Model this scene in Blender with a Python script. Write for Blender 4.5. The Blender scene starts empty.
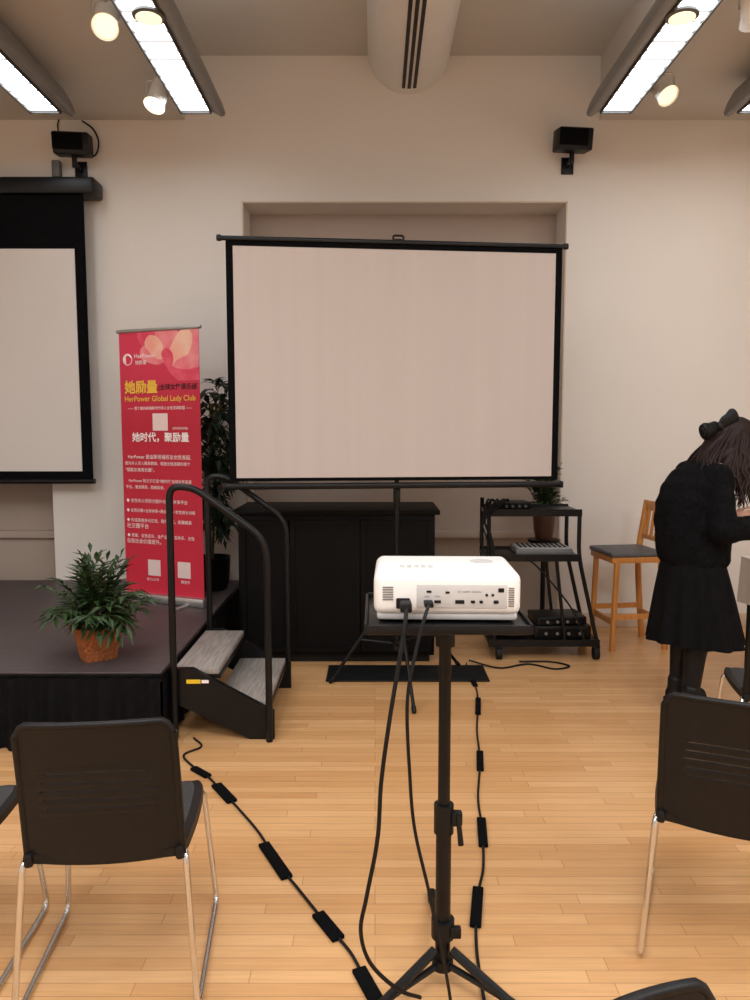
import bpy, bmesh, math, random
from mathutils import Vector, Matrix, Euler
random.seed(7)
S=bpy.context.scene
S.view_settings.view_transform='Standard'
S.view_settings.look='None'
COL=S.collection
def lin(v):
    v/=255.0
    return v/12.92 if v<=.04045 else ((v+.055)/1.055)**2.4
def c(r,g,b): return (lin(r),lin(g),lin(b))
# ------------------------------------------------------------- materials
def pm(name,col,rough=.5,metal=0,var=.08,scale=20,bump=0,bscale=None,emit=None,es=0,coat=0,spec=None,stretch=None):
    m=bpy.data.materials.new(name); m.use_nodes=True
    nt=m.node_tree; N=nt.nodes; L=nt.links; b=N['Principled BSDF']
    tc=N.new('ShaderNodeTexCoord'); nz=N.new('ShaderNodeTexNoise'); nz.inputs['Scale'].default_value=scale
    nz.inputs['Detail'].default_value=4
    src=tc.outputs['Object']
    if stretch:
        mp=N.new('ShaderNodeMapping'); mp.inputs['Scale'].default_value=stretch
        L.new(src,mp.inputs['Vector']); src=mp.outputs['Vector']
    L.new(src,nz.inputs['Vector'])
    cr=N.new('ShaderNodeValToRGB'); cr.color_ramp.elements[0].position=.3; cr.color_ramp.elements[1].position=.7
    cr.color_ramp.elements[0].color=(*[max(0,x*(1-var)) for x in col],1)
    cr.color_ramp.elements[1].color=(*[min(1,x*(1+var)) for x in col],1)
    L.new(nz.outputs['Fac'],cr.inputs['Fac']); L.new(cr.outputs['Color'],b.inputs['Base Color'])
    b.inputs['Roughness'].default_value=rough; b.inputs['Metallic'].default_value=metal
    if spec is not None: b.inputs['Specular IOR Level'].default_value=spec
    if coat: b.inputs['Coat Weight'].default_value=coat
    if bump:
        n2=N.new('ShaderNodeTexNoise'); n2.inputs['Scale'].default_value=bscale or scale*4
        L.new(src,n2.inputs['Vector'])
        bp=N.new('ShaderNodeBump'); bp.inputs['Strength'].default_value=bump; bp.inputs['Distance'].default_value=.01
        L.new(n2.outputs['Fac'],bp.inputs['Height']); L.new(bp.outputs['Normal'],b.inputs['Normal'])
    if emit: 
        b.inputs['Emission Color'].default_value=(*emit,1); b.inputs['Emission Strength'].default_value=es
    return m
def floor_mat():
    m=bpy.data.materials.new('maple_boards'); m.use_nodes=True; nt=m.node_tree; N=nt.nodes; L=nt.links; b=N['Principled BSDF']
    tc=N.new('ShaderNodeTexCoord')
    br=N.new('ShaderNodeTexBrick'); br.inputs['Scale'].default_value=1
    br.inputs['Brick Width'].default_value=.95; br.inputs['Row Height'].default_value=.05
    br.inputs['Mortar Size'].default_value=.0009; br.inputs['Mortar Smooth'].default_value=.3; br.inputs['Bias'].default_value=0
    br.offset=.37; br.offset_frequency=3; br.squash=.7; br.squash_frequency=2
    br.inputs['Color1'].default_value=(*c(226,178,126),1); br.inputs['Color2'].default_value=(*c(208,156,103),1); br.inputs['Mortar'].default_value=(*c(146,100,62),1)
    L.new(tc.outputs['Object'],br.inputs['Vector'])
    mp=N.new('ShaderNodeMapping'); mp.inputs['Scale'].default_value=(1.5,30,1); L.new(tc.outputs['Object'],mp.inputs['Vector'])
    nz=N.new('ShaderNodeTexNoise'); nz.inputs['Scale'].default_value=3; nz.inputs['Detail'].default_value=6; L.new(mp.outputs['Vector'],nz.inputs['Vector'])
    cr=N.new('ShaderNodeValToRGB'); cr.color_ramp.elements[0].position=.3; cr.color_ramp.elements[1].position=.75
    cr.color_ramp.elements[0].color=(.82,.79,.75,1); cr.color_ramp.elements[1].color=(1.0,1.0,1.0,1); L.new(nz.outputs['Fac'],cr.inputs['Fac'])
    mx=N.new('ShaderNodeMixRGB'); mx.blend_type='MULTIPLY'; mx.inputs['Fac'].default_value=.8
    L.new(br.outputs['Color'],mx.inputs['Color1']); L.new(cr.outputs['Color'],mx.inputs['Color2']); L.new(mx.outputs['Color'],b.inputs['Base Color'])
    b.inputs['Roughness'].default_value=.28; b.inputs['Specular IOR Level'].default_value=.5
    bp=N.new('ShaderNodeBump'); bp.inputs['Strength'].default_value=.15; bp.inputs['Distance'].default_value=.002
    L.new(br.outputs['Fac'],bp.inputs['Height']); bp.invert=True; L.new(bp.outputs['Normal'],b.inputs['Normal'])
    return m
LOUV=9.0
def louver_mat():
    m=bpy.data.materials.new('lit_louver'); m.use_nodes=True; nt=m.node_tree; N=nt.nodes; L=nt.links; b=N['Principled BSDF']
    tc=N.new('ShaderNodeTexCoord'); wv=N.new('ShaderNodeTexWave'); wv.bands_direction='Y'; wv.inputs['Scale'].default_value=3.2
    L.new(tc.outputs['Object'],wv.inputs['Vector'])
    cr=N.new('ShaderNodeValToRGB'); cr.color_ramp.elements[0].position=.06; cr.color_ramp.elements[1].position=.22
    cr.color_ramp.elements[0].color=(.045,.05,.055,1); cr.color_ramp.elements[1].color=(.90,.96,1,1)
    L.new(wv.outputs['Fac'],cr.inputs['Fac']); L.new(cr.outputs['Color'],b.inputs['Emission Color']); b.inputs['Emission Strength'].default_value=LOUV
    b.inputs['Base Color'].default_value=(.8,.8,.8,1)
    return m
M=dict(
 wall=pm('warm_white_paint',c(226,219,211),.75,var=.02,scale=1.5,bump=.02,bscale=90),
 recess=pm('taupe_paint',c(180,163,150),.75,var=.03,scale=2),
 ceil=pm('ceiling_paint',c(204,200,194),.85,var=.03,scale=2),
 white=pm('white_enamel',c(232,230,226),.35,var=.02),
 floor=floor_mat(),
 base=pm('baseboard_paint',c(208,186,164),.5,var=.04),
 black=pm('black_plastic',(.006,.0055,.0055),.45,var=.2,scale=60,bump=.06,bscale=400,spec=.28),
 blackm=pm('black_metal',(.0045,.0045,.005),.38,metal=.0,var=.2,scale=30,spec=.28),
 fabricblk=pm('black_fabric',(.004,.004,.0045),.95,var=.3,scale=60,bump=.3,bscale=300,spec=.08),
 cabblk=pm('black_laminate',(.004,.0036,.0036),.5,var=.25,scale=5,spec=.12),
 chrome=pm('chrome',(.72,.73,.74),.18,metal=1,var=.03),
 alum=pm('aluminium',(.53,.54,.54),.35,metal=.9,var=.05),
 fixt=pm('fixture_grey',c(132,131,130),.5,metal=.2,var=.03),
 fixd=pm('fixture_dark',c(80,78,76),.5,var=.03),
 louv=louver_mat(),
 upfill=pm('added_fill_strip',(.8,.8,.8),.5,emit=(.97,.97,.97),es=5.0),  # glow for the added strips that lift the ceiling
 warm=pm('warm_lamp',(1,.8,.5),.5,emit=(1,.76,.5),es=1.3),
 warmhot=pm('warm_hot_lamp',(1,.8,.5),.5,emit=(1,.88,.68),es=5),
 screen=pm('matte_screen',c(192,181,175),.85,var=.02,scale=3,stretch=(6,1,.05)),
 screenL=pm('matte_screen_wall',c(214,207,201),.85,var=.01,scale=3),
 stage=pm('dark_stage_deck',c(76,66,66),.55,var=.15,scale=30,bump=.1),
 tread=pm('grey_wood_tread',c(146,138,132),.6,var=.30,scale=6,stretch=(14,1,1)),
 oak=pm('oak',c(196,130,64),.4,var=.15,scale=5,stretch=(10,10,1)),
 seatgrey=pm('grey_vinyl',c(84,82,84),.5,var=.08,bump=.1),
 paddark=pm('charcoal_pad',c(50,49,50),.6,var=.1,bump=.1),
 leaf=pm('leaf',c(44,66,34),.45,var=.45,scale=25,spec=.4),
 leaf2=pm('dark_leaf',c(32,48,32),.5,var=.4,scale=25,spec=.3),
 stem=pm('stem',c(84,80,44),.6,var=.2),
 wicker=pm('wicker',c(156,90,46),.7,var=.35,scale=60,bump=.6,bscale=120),
 soil=pm('soil',c(50,38,30),.9,var=.3),
 pot=pm('brown_pot',c(84,54,40),.4,var=.1),
 projw=pm('projector_white',c(232,229,225),.35,var=.015,scale=8),
 projg=pm('projector_grey',c(190,187,184),.45,var=.04),
 rub=pm('black_rubber',(.006,.006,.0065),.6,var=.2,spec=.25),
 skin=pm('skin',c(214,170,146),.5,var=.05,scale=12),
 lips=pm('lips',c(170,84,78),.4),
 eyew=pm('eye_white',c(225,220,215),.3), iris=pm('iris',(.02,.012,.01),.2),
 hair=pm('brown_hair',c(38,23,19),.55,var=.5,scale=40,stretch=(4,4,1),spec=.25),
 knit=pm('black_knit',(.006,.006,.007),.95,var=.5,scale=50,bump=.6,bscale=220,spec=.08),
 satin=pm('black_satin',(.005,.0048,.0065),.5,var=.2,scale=20,spec=.3),
 skirt=pm('black_skirt',(.005,.005,.0055),.85,var=.3,scale=30,spec=.1),
 cloth=pm('white_cloth',c(225,218,210),.8,var=.03),
 yellow=pm('yellow_label',c(236,196,40),.5),
 gold=pm('gold_ink',c(236,190,70),.5,var=.03), inkw=pm('white_ink',c(248,238,236),.6,var=.02), inkb=pm('dark_ink',c(48,12,20),.6,var=.02),
 blankw=pm('pale_card',c(232,208,204),.6,var=.02),
 gear=pm('gear_grey',c(110,108,106),.45,var=.1),
)
def red_mat():
    m=bpy.data.materials.new('banner_red'); m.use_nodes=True; nt=m.node_tree; N=nt.nodes; L=nt.links; b=N['Principled BSDF']
    tc=N.new('ShaderNodeTexCoord'); sx=N.new('ShaderNodeSeparateXYZ'); L.new(tc.outputs['Generated'],sx.inputs[0])
    nz=N.new('ShaderNodeTexNoise'); nz.inputs['Scale'].default_value=3; L.new(tc.outputs['Generated'],nz.inputs['Vector'])
    ad=N.new('ShaderNodeMath'); ad.operation='MULTIPLY_ADD'; ad.inputs[1].default_value=.15; L.new(nz.outputs['Fac'],ad.inputs[0]); L.new(sx.outputs['Z'],ad.inputs[2])
    cr=N.new('ShaderNodeValToRGB'); e=cr.color_ramp.elements; e[0].position=0; e[0].color=(*c(210,42,66),1); e[1].position=1; e[1].color=(*c(210,54,84),1)
    k=e.new(.7); k.color=(*c(184,26,52),1)
    L.new(ad.outputs[0],cr.inputs['Fac']); L.new(cr.outputs['Color'],b.inputs['Base Color']); b.inputs['Roughness'].default_value=.5
    return m
M['red']=red_mat()
def petal_mat(n,a,b_):
    m=bpy.data.materials.new(n); m.use_nodes=True; nt=m.node_tree; N=nt.nodes; L=nt.links; b=N['Principled BSDF']
    tc=N.new('ShaderNodeTexCoord'); nz=N.new('ShaderNodeTexNoise'); nz.inputs['Scale'].default_value=7; L.new(tc.outputs['Object'],nz.inputs['Vector'])
    cr=N.new('ShaderNodeValToRGB'); cr.color_ramp.elements[0].position=.35; cr.color_ramp.elements[1].position=.65
    cr.color_ramp.elements[0].color=(*a,1); cr.color_ramp.elements[1].color=(*b_,1)
    L.new(nz.outputs['Fac'],cr.inputs['Fac']); L.new(cr.outputs['Color'],b.inputs['Base Color']); b.inputs['Roughness'].default_value=.5
    return m
M['pet1']=petal_mat('petal_pink',c(230,104,122),c(238,150,150)); M['pet2']=petal_mat('petal_rose',c(216,60,90),c(230,96,116)); M['pet3']=petal_mat('petal_cream',c(238,160,144),c(244,196,172))
# ------------------------------------------------------------- mesh builder
class MB:
    def __init__(s): s.bm=bmesh.new()
    def merge(s,t,Mx=None,mi=0):
        for f in t.faces: f.material_index=mi
        me=bpy.data.meshes.new('tmp'); t.to_mesh(me); t.free()
        if Mx is not None: me.transform(Mx)
        s.bm.from_mesh(me); bpy.data.meshes.remove(me); return s
    def box(s,ce,size,rot=(0,0,0),bev=0,seg=2,mi=0):
        t=bmesh.new(); bmesh.ops.create_cube(t,size=1); bmesh.ops.scale(t,vec=size,verts=t.verts)
        if bev: bmesh.ops.bevel(t,geom=list(t.edges),offset=bev,segments=seg,affect='EDGES',profile=.5)
        return s.merge(t,Matrix.Translation(ce)@Euler(rot).to_matrix().to_4x4(),mi)
    def cyl(s,p1,p2,r1,r2=None,seg=16,mi=0,caps=True):
        p1=Vector(p1);p2=Vector(p2);d=p2-p1; r2=r1 if r2 is None else r2
        t=bmesh.new(); bmesh.ops.create_cone(t,cap_ends=caps,segments=seg,radius1=r1,radius2=r2,depth=d.length)
        return s.merge(t,Matrix.Translation((p1+p2)/2)@d.to_track_quat('Z','Y').to_matrix().to_4x4(),mi)
    def ell(s,ce,r,rot=(0,0,0),mi=0,u=20,v=14,Mx=None):
        t=bmesh.new(); bmesh.ops.create_uvsphere(t,u_segments=u,v_segments=v,radius=1); bmesh.ops.scale(t,vec=r,verts=t.verts)
        X=Matrix.Translation(ce)@Euler(rot).to_matrix().to_4x4()
        return s.merge(t,(Mx@X) if Mx is not None else X,mi)
    def cap(s,p1,p2,r1,r2,mi=0):
        s.cyl(p1,p2,r1,r2,mi=mi); s.ell(p1,(r1,)*3,mi=mi); return s.ell(p2,(r2,)*3,mi=mi)
    def tube(s,pts,r,seg=8,mi=0,closed=False):
        pts=[Vector(p) for p in pts]; n=len(pts); rr=r if isinstance(r,(list,tuple)) else [r]*n
        t=bmesh.new(); rings=[]; nrm=None
        for i,p in enumerate(pts):
            if closed: tg=pts[(i+1)%n]-pts[i-1]
            else: tg=pts[min(i+1,n-1)]-pts[max(i-1,0)]
            if tg.length<1e-9: tg=Vector((0,0,1))
            tg.normalize()
            if nrm is None: nrm=tg.orthogonal().normalized()
            else:
                nrm=nrm-tg*nrm.dot(tg)
                nrm=nrm.normalized() if nrm.length>1e-6 else tg.orthogonal().normalized()
            bi=tg.cross(nrm)
            rings.append([t.verts.new(p+(nrm*math.cos(a)+bi*math.sin(a))*rr[i]) for a in [2*math.pi*k/seg for k in range(seg)]])
        m=n if closed else n-1
        for i in range(m):
            A=rings[i];B=rings[(i+1)%n]
            for k in range(seg): t.faces.new((A[k],A[(k+1)%seg],B[(k+1)%seg],B[k]))
        if not closed:
            t.faces.new(list(reversed(rings[0]))); t.faces.new(rings[-1])
        return s.merge(t,None,mi)
    def prism(s,pts,vec,mi=0):
        t=bmesh.new(); v=Vector(vec); a=[t.verts.new(p) for p in pts]; b=[t.verts.new(Vector(p)+v) for p in pts]; n=len(a)
        t.faces.new(a); t.faces.new(list(reversed(b)))
        for i in range(n): t.faces.new((a[i],b[i],b[(i+1)%n],a[(i+1)%n]))
        bmesh.ops.recalc_face_normals(t,faces=t.faces)
        return s.merge(t,None,mi)
    def flat(s,pts,mi=0):
        t=bmesh.new(); t.faces.new([t.verts.new(p) for p in pts]); return s.merge(t,None,mi)
    def lathe(s,prof,ce=(0,0,0),seg=28,mi=0):
        t=bmesh.new(); R=[]
        for r,z in prof: R.append([t.verts.new((ce[0]+r*math.cos(2*math.pi*k/seg),ce[1]+r*math.sin(2*math.pi*k/seg),ce[2]+z)) for k in range(seg)])
        for i in range(len(R)-1):
            for k in range(seg): t.faces.new((R[i][k],R[i][(k+1)%seg],R[i+1][(k+1)%seg],R[i+1][k]))
        t.faces.new(list(reversed(R[0]))); t.faces.new(R[-1])
        return s.merge(t,None,mi)
    def grid(s,fn,nu,nv,skip=None,mi=0,wrap=False):
        t=bmesh.new(); V=[[t.verts.new(fn(i/nu,j/nv)) for j in range(nv+1)] for i in range(nu if wrap else nu+1)]
        for i in range(nu):
            for j in range(nv):
                if skip and skip(i,j): continue
                A=V[i];B=V[(i+1)%nu] if wrap else V[i+1]
                t.faces.new((A[j],B[j],B[j+1],A[j+1]))
        bmesh.ops.delete(t,geom=[v for v in t.verts if not v.link_faces],context='VERTS')
        return s.merge(t,None,mi)
    def text(s,body,x,z,w,y=0,mi=0,align=0,bold=0,hgt=None,Mx=None):
        cu=bpy.data.curves.new('txt','FONT'); cu.body=body; cu.size=1; cu.offset=bold
        o=bpy.data.objects.new('txt',cu); COL.objects.link(o); dg=bpy.context.evaluated_depsgraph_get()
        me=bpy.data.meshes.new_from_object(o.evaluated_get(dg)); bpy.data.objects.remove(o)
        if not me.vertices: return s
        xs=[v.co.x for v in me.vertices]; ys=[v.co.y for v in me.vertices]
        k=w/max(1e-6,max(xs)-min(xs)); ky=k if hgt is None else hgt/max(1e-6,max(ys)-min(ys))
        cx=min(xs) if align==0 else (min(xs)+max(xs))/2; cy=(min(ys)+max(ys))/2
        T=Matrix(((k,0,0,x-k*cx),(0,0,-1,y),(0,ky,0,z-ky*cy),(0,0,0,1)))
        if Mx is not None: T=Mx@T
        me.transform(T); t=bmesh.new(); t.from_mesh(me); bpy.data.meshes.remove(me)
        return s.merge(t,None,mi)
    def mesh(s,name,mats,sharp=38):
        me=bpy.data.meshes.new(name); s.bm.to_mesh(me); s.bm.free()
        for m in (mats if isinstance(mats,(list,tuple)) else [mats]): me.materials.append(m)
        if me.polygons:
            me.polygons.foreach_set('use_smooth',[True]*len(me.polygons)); me.set_sharp_from_angle(angle=math.radians(sharp))
        return me
    def obj(s,name,mats,parent=None,sharp=38,label=None,world=False):
        o=bpy.data.objects.new(name,s.mesh(name,mats,sharp)); COL.objects.link(o)
        if parent is not None:
            o.parent=parent
            if world:
                o.matrix_parent_inverse=Matrix.LocRotScale(parent.location,parent.rotation_euler,None).inverted()
        if label: o['label']=label
        return o
    def pieces(s,name,mats,parent,sharp=38,label=None,world=False):
        bm=s.bm; seen=set(); bm.verts.ensure_lookup_table()
        for v0 in bm.verts:
            if v0 in seen: continue
            st=[v0]; isl=[]; seen.add(v0)
            while st:
                v=st.pop(); isl.append(v)
                for e in v.link_edges:
                    w=e.other_vert(v)
                    if w not in seen: seen.add(w); st.append(w)
            n=MB(); mp={v:n.bm.verts.new(v.co) for v in isl}; fs={f for v in isl for f in v.link_faces}
            for f in sorted(fs,key=lambda f:f.index): n.bm.faces.new([mp[v] for v in f.verts])
            n.obj(name,mats,parent,sharp,label,world)
        bm.free()
def fuse(mb,voxel,it=6,fac=.5):
    me=bpy.data.meshes.new('f'); mb.bm.to_mesh(me); mb.bm.free(); o=bpy.data.objects.new('f',me); COL.objects.link(o)
    r=o.modifiers.new('r','REMESH'); r.mode='VOXEL'; r.voxel_size=voxel
    if it: q=o.modifiers.new('s','SMOOTH'); q.factor=fac; q.iterations=it
    dg=bpy.context.evaluated_depsgraph_get(); m2=bpy.data.meshes.new_from_object(o.evaluated_get(dg)); bpy.data.objects.remove(o)
    n=MB(); n.bm.from_mesh(m2); bpy.data.meshes.remove(m2)
    return n
def thing(name,label,cat,loc=(0,0,0),rz=0,group=None):
    e=bpy.data.objects.new(name,None); COL.objects.link(e); e.location=loc; e.rotation_euler=(0,0,rz); e.empty_display_size=.1
    e['label']=label; e['category']=cat
    if group: e['group']=group
    return e
def tag(o,label,cat,group=None):
    o['label']=label;o['category']=cat
    if group:o['group']=group
    return o
def struct(o): o['kind']='structure'; return o
def fillet(pts,r,n=6):
    P=[Vector(p) for p in pts]; out=[P[0]]
    for i in range(1,len(P)-1):
        a,b,d=P[i-1],P[i],P[i+1]; u=(a-b);v=(d-b); q=min(r,u.length*.49,v.length*.49)
        A=b+u.normalized()*q; B=b+v.normalized()*q
        for k in range(n+1):
            t=k/n; out.append(A*(1-t)**2+b*2*t*(1-t)+B*t*t)
    out.append(P[-1]); return out
def spline(pts,n=8):
    P=[Vector(p) for p in pts]; P=[P[0]*2-P[1]]+P+[P[-1]*2-P[-2]]; out=[]
    for i in range(1,len(P)-2):
        a,b,d,e=P[i-1:i+3]
        for k in range(n):
            t=k/n; out.append(.5*((2*b)+(d-a)*t+(2*a-5*b+4*d-e)*t*t+(3*b-a-3*d+e)*t**3))
    out.append(P[-2]); return out
def rnd(a,b): return random.uniform(a,b)
# ------------------------------------------------------------- room shell
WY=5.75
def bx(mb,x0,x1,y0,y1,z0,z1,mi=0,bev=0): return mb.box(((x0+x1)/2,(y0+y1)/2,(z0+z1)/2),(x1-x0,y1-y0,z1-z0),bev=bev,mi=mi)
m=MB(); bx(m,-4.5,4.5,-3.5,6.2,-.1,0); struct(m.obj('floor',M['floor']))
m=MB()
bx(m,-2.48,-.98,WY,6.05,0,4.25); bx(m,1.42,4.5,WY,6.05,0,4.25); bx(m,-4.5,-4.35,WY,6.05,0,4.25)
bx(m,-4.35,-2.48,WY,6.05,3.12,4.25); bx(m,-.98,1.42,WY,6.05,3.21,4.25)
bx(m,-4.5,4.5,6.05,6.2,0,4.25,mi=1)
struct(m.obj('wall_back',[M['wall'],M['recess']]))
m=MB(); bx(m,-4.6,-4.5,-3.5,6.2,0,4.25); struct(m.obj('wall_left',M['wall']))
m=MB(); bx(m,4.5,4.6,-3.5,6.2,0,4.25); struct(m.obj('wall_right',M['wall']))
m=MB(); bx(m,-4.6,4.6,-3.6,-3.5,0,4.25); struct(m.obj('wall_front',M['wall']))
m=MB(); bx(m,-4.6,4.6,-3.6,6.2,4.25,4.35); bx(m,-4.5,-1.4,-3.5,WY,3.8,4.25); bx(m,1.65,4.5,-3.5,WY,3.8,4.25)
struct(m.obj('ceiling',M['ceil']))
m=MB(); bx(m,1.42,4.5,WY-.018,WY,0,.11,bev=.004); struct(m.obj('baseboard_back',M['base']))
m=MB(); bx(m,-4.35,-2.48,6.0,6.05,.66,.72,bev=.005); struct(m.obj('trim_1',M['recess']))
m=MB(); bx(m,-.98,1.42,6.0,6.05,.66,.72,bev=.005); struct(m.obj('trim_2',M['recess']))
m=MB(); bx(m,-.99,-.98,WY-.004,WY,0,3.22); bx(m,1.42,1.43,WY-.004,WY,.11,3.22); bx(m,-.99,1.43,WY-.004,WY,3.21,3.22)
struct(m.obj('trim_3',M['base']))
# ------------------------------------------------------------- duct
DX=.245
d=thing('ceiling_duct','white round ceiling duct with a black slotted air diffuser','duct',(DX,1.2,3.98))
m=MB(); m.cyl((DX,-3.4,4.28),(DX,5.749,4.28),.3,seg=48); m.obj('duct_body',M['white'],d,world=True)
m=MB()
for k in (-.040,.0,.040):
    a=math.asin(k/.3)
    m.box((DX+.301*math.sin(a),1.2,4.28-.301*math.cos(a)),(.024,8.9,.006),rot=(0,-a,0))
m.pieces('slot_diffuser',M['blackm'],d,world=True,label='black linear slot')
# ------------------------------------------------------------- linear fixtures
def fixture(x,side,label,dl=True):
    f=thing('linear_light_fixture',label,'ceiling light',(x,1.1,3.6),group='suspended linear ceiling lights')
    Y0,Y1=-4.0,4.03
    w=.145
    m=MB()
    pts=[(-w,.02),(-w,.10),(-.06,.15),(.08,.14),(w-.02,.06),(w,.0),(w-.008,-.02),(w-.03,-.025),(.05,.012),(.05,.02)]
    pts=[(p[0]*side,Y0,p[1]) for p in pts]
    m.prism(pts,(0,Y1-Y0,0)); 
    m.obj('housing',M['fixt'],f,sharp=50)
    m=MB(); m.box((side*(-w),(Y0+Y1)/2,.03),(.012,Y1-Y0,.07)); m.box((side*.05,(Y0+Y1)/2,.01),(.010,Y1-Y0,.03)); m.box((side*(.05-w)/2,Y1,.04),(w+.06,.014,.09))
    m.pieces('louver_frame',M['fixd'],f)
    m=MB(); x0,x1=sorted((side*(-w+.008),side*.044))
    m.flat([(x0,Y0+.02,.008),(x0,Y1-.01,.008),(x1,Y1-.01,.008),(x1,Y0+.02,.008)])
    m.obj('lit_louver',M['louv'],f,label='glowing white louvre')
    if dl:
        m=MB(); m.flat([(-.05,Y0+.1,.158),(.06,Y0+.1,.158),(.06,Y1-.5,.158),(-.05,Y1-.5,.158)]); m.obj('added_fill_strip',M['upfill'],f,label='added glowing strip that brightens the ceiling')  # fill strip added on top of the housing to brighten the ceiling
        m=MB(); cx=side*-.01; cy=2.87
        m.lathe([(.082,0),(.082,-.012),(.066,-.016),(.066,0)],(cx,cy,.004)); m.obj('downlight_ring',M['fixd'],f)
        m=MB(); m.lathe([(.064,-.014),(.064,-.018)],(cx,cy,.0)); m.obj('downlight_lens',M['warm'],f,label='warm glowing round lens')
    m=MB()
    for yy in (-3,0,2.6): m.cyl((0,yy,.13),(0,yy,.20),.01)
    m.pieces('hanger',M['alum'],f)
fixture(-1.125,1,'long suspended linear light with grey reflector wing and round downlight')
fixture(1.53,-1,'long suspended linear light with grey reflector wing and round downlight')
fixture(-2.11,1,'long suspended linear light with white louvre',False)
fixture(2.43,-1,'long suspended linear light with white louvre',False)
# ------------------------------------------------------------- track spots
def spot(p,aim,hot,label):
    f=thing('track_spotlight',label,'spotlight',p,group='white track spotlights')
    p=Vector(p); dr=(Vector(aim)-p).normalized()
    Mx=Matrix.Translation(p)@dr.to_track_quat('-Z','Y').to_matrix().to_4x4()
    m=MB(); m.cyl((0,0,.14),(0,0,.17),.035,.03,seg=24); m.cyl((0,0,-.03),(0,0,.14),.058,.058,seg=28); m.cyl((0,0,-.07),(0,0,-.03),.066,.058,seg=28,caps=False); m.bm.transform(Mx)
    m.obj('lamp_can',M['white'],f,world=True)
    m=MB(); m.cyl((0,0,-.062),(0,0,-.057),.058,seg=24); m.bm.transform(Mx); m.obj('lamp_lens',M['warmhot' if hot else 'warm'],f,world=True,label='warm glowing lens')
    m=MB(); top=Vector((p.x,p.y,3.8)); m.cyl((p.x,p.y,3.785),top,.045); m.cyl(p+Vector((0,0,.09)),top,.009); m.tube(fillet([p+Vector((-.066,0,0)),p+Vector((-.066,0,.1)),p+Vector((.066,0,.1)),p+Vector((.066,0,0))],.03),.006)
    m.obj('yoke',M['alum'],f,world=True)
    l=bpy.data.lights.new('spot_lamp','SPOT'); l.energy=22 if hot else 24; l.color=(1,.90,.80); l.spot_size=math.radians(95); l.spot_blend=1; l.shadow_soft_size=.06
    o=bpy.data.objects.new('spot_lamp',l); COL.objects.link(o); o.location=p+dr*.08; o.rotation_euler=dr.to_track_quat('-Z','Y').to_euler()
    o.parent=f; o.matrix_parent_inverse=Matrix.Translation(p).inverted()
spot((-1.36,4.9,3.60),(-1.55,4.5,2.7),True,'white cylindrical track spotlight, lamp glowing warm')
spot((-1.36,4.0,3.59),(-1.15,3.0,2.4),False,'white cylindrical track spotlight tilted toward the room')
spot((1.78,4.85,3.62),(2.1,4.1,2.7),False,'white cylindrical track spotlight beside the linear light')
spot((1.86,3.9,3.59),(2.9,5.7,2.2),False,'white cylindrical track spotlight near the ceiling edge')
# ------------------------------------------------------------- wall speakers
def speaker(x,z,label,cable):
    f=thing('wall_speaker',label,'speaker',(x,5.6,z),group='black wall speakers')
    m=MB(); m.box((0,0,0),(.25,.15,.15),rot=(.15,0,.12),bev=.012); m.obj('speaker_body',M['black'],f)
    m=MB(); m.box((-.01,-.079,-.002),(.21,.006,.11),rot=(.15,0,.12),bev=.002); m.obj('speaker_grille',M['fabricblk'],f)
    m=MB(); m.cyl((0,.02,-.06),(0,.02,-.15),.018); m.box((0,.08,-.13),(.03,.13,.03),bev=.004); m.box((0,.142,-.13),(.09,.012,.12),bev=.003)
    m.obj('wall_bracket',M['blackm'],f)
    if cable:
        m=MB(); m.tube(spline([(.02,.07,.0),(.12,.08,-.05),(.14,.13,.06),(.1,.14,.16),(.02,.14,.22)]),.006); m.tube(spline([(-.1,.14,.3),(-.16,.14,.2),(-.14,.14,.08),(-.1,.08,.02)]),.005); m.pieces('cable',M['rub'],f)
speaker(-2.17,3.57,'black wall speaker on bracket with loose cable',True)
speaker(1.42,3.60,'black wall speaker on swivel bracket',False)
o=MB().box((-2.34,WY-.03,3.44),(.06,.06,.12),bev=.01).obj('wall_sensor_box',M['gear']); tag(o,'small grey sensor box on the wall','sensor')
# ------------------------------------------------------------- wall pull-down screen
f=thing('pull_down_screen','wall-mounted pull-down projection screen with black border','projection screen',(-3.2,5.6,1.1))
m=MB(); bx(m,-4.4,-2.01,5.54,5.74,3.215,3.335,bev=.02); m.obj('screen_housing',M['blackm'],f,world=True)
m=MB(); bx(m,-4.3,-2.10,5.575,5.585,1.17,3.22); m.obj('screen_border',M['fabricblk'],f,world=True)
m=MB(); bx(m,-4.2,-2.175,5.568,5.575,1.225,2.835); m.obj('screen_fabric',M['screenL'],f,world=True)
m=MB(); m.cyl((-4.32,5.58,1.15),(-2.085,5.58,1.15),.02); m.obj('weight_bar',M['blackm'],f,world=True)
# ------------------------------------------------------------- stage
f=thing('stage_platform','low dark stage platform with black pleated skirt','stage',(-2.7,4.6,0))
m=MB(); bx(m,-4.4,-1.03,3.52,5.745,.32,.37,bev=.006); m.obj('stage_deck',M['stage'],f,world=True)
m=MB(); bx(m,-4.4,-1.03,3.512,3.522,.335,.362); bx(m,-1.032,-1.022,3.52,5.745,.335,.362); m.pieces('deck_edge',M['blackm'],f,world=True)
m=MB()
for xx in (-4.2,-3.2,-2.2,-1.2):
    for yy in (3.7,4.6,5.5): m.cyl((xx,yy,0),(xx,yy,.32),.02)
m.pieces('stage_leg',M['blackm'],f,world=True)
Lf=3.37
def sk(u,v):
    a=.022*math.sin(u*190+1.3*math.sin(u*31))*(1-.6*v); return (-4.4+Lf*u,3.49+a-.016*(1-v),.004+v*.345)
m=MB(); m.grid(sk,600,5); m.obj('stage_skirt',M['skirt'],f,world=True,sharp=80,label='black pleated skirt')
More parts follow.
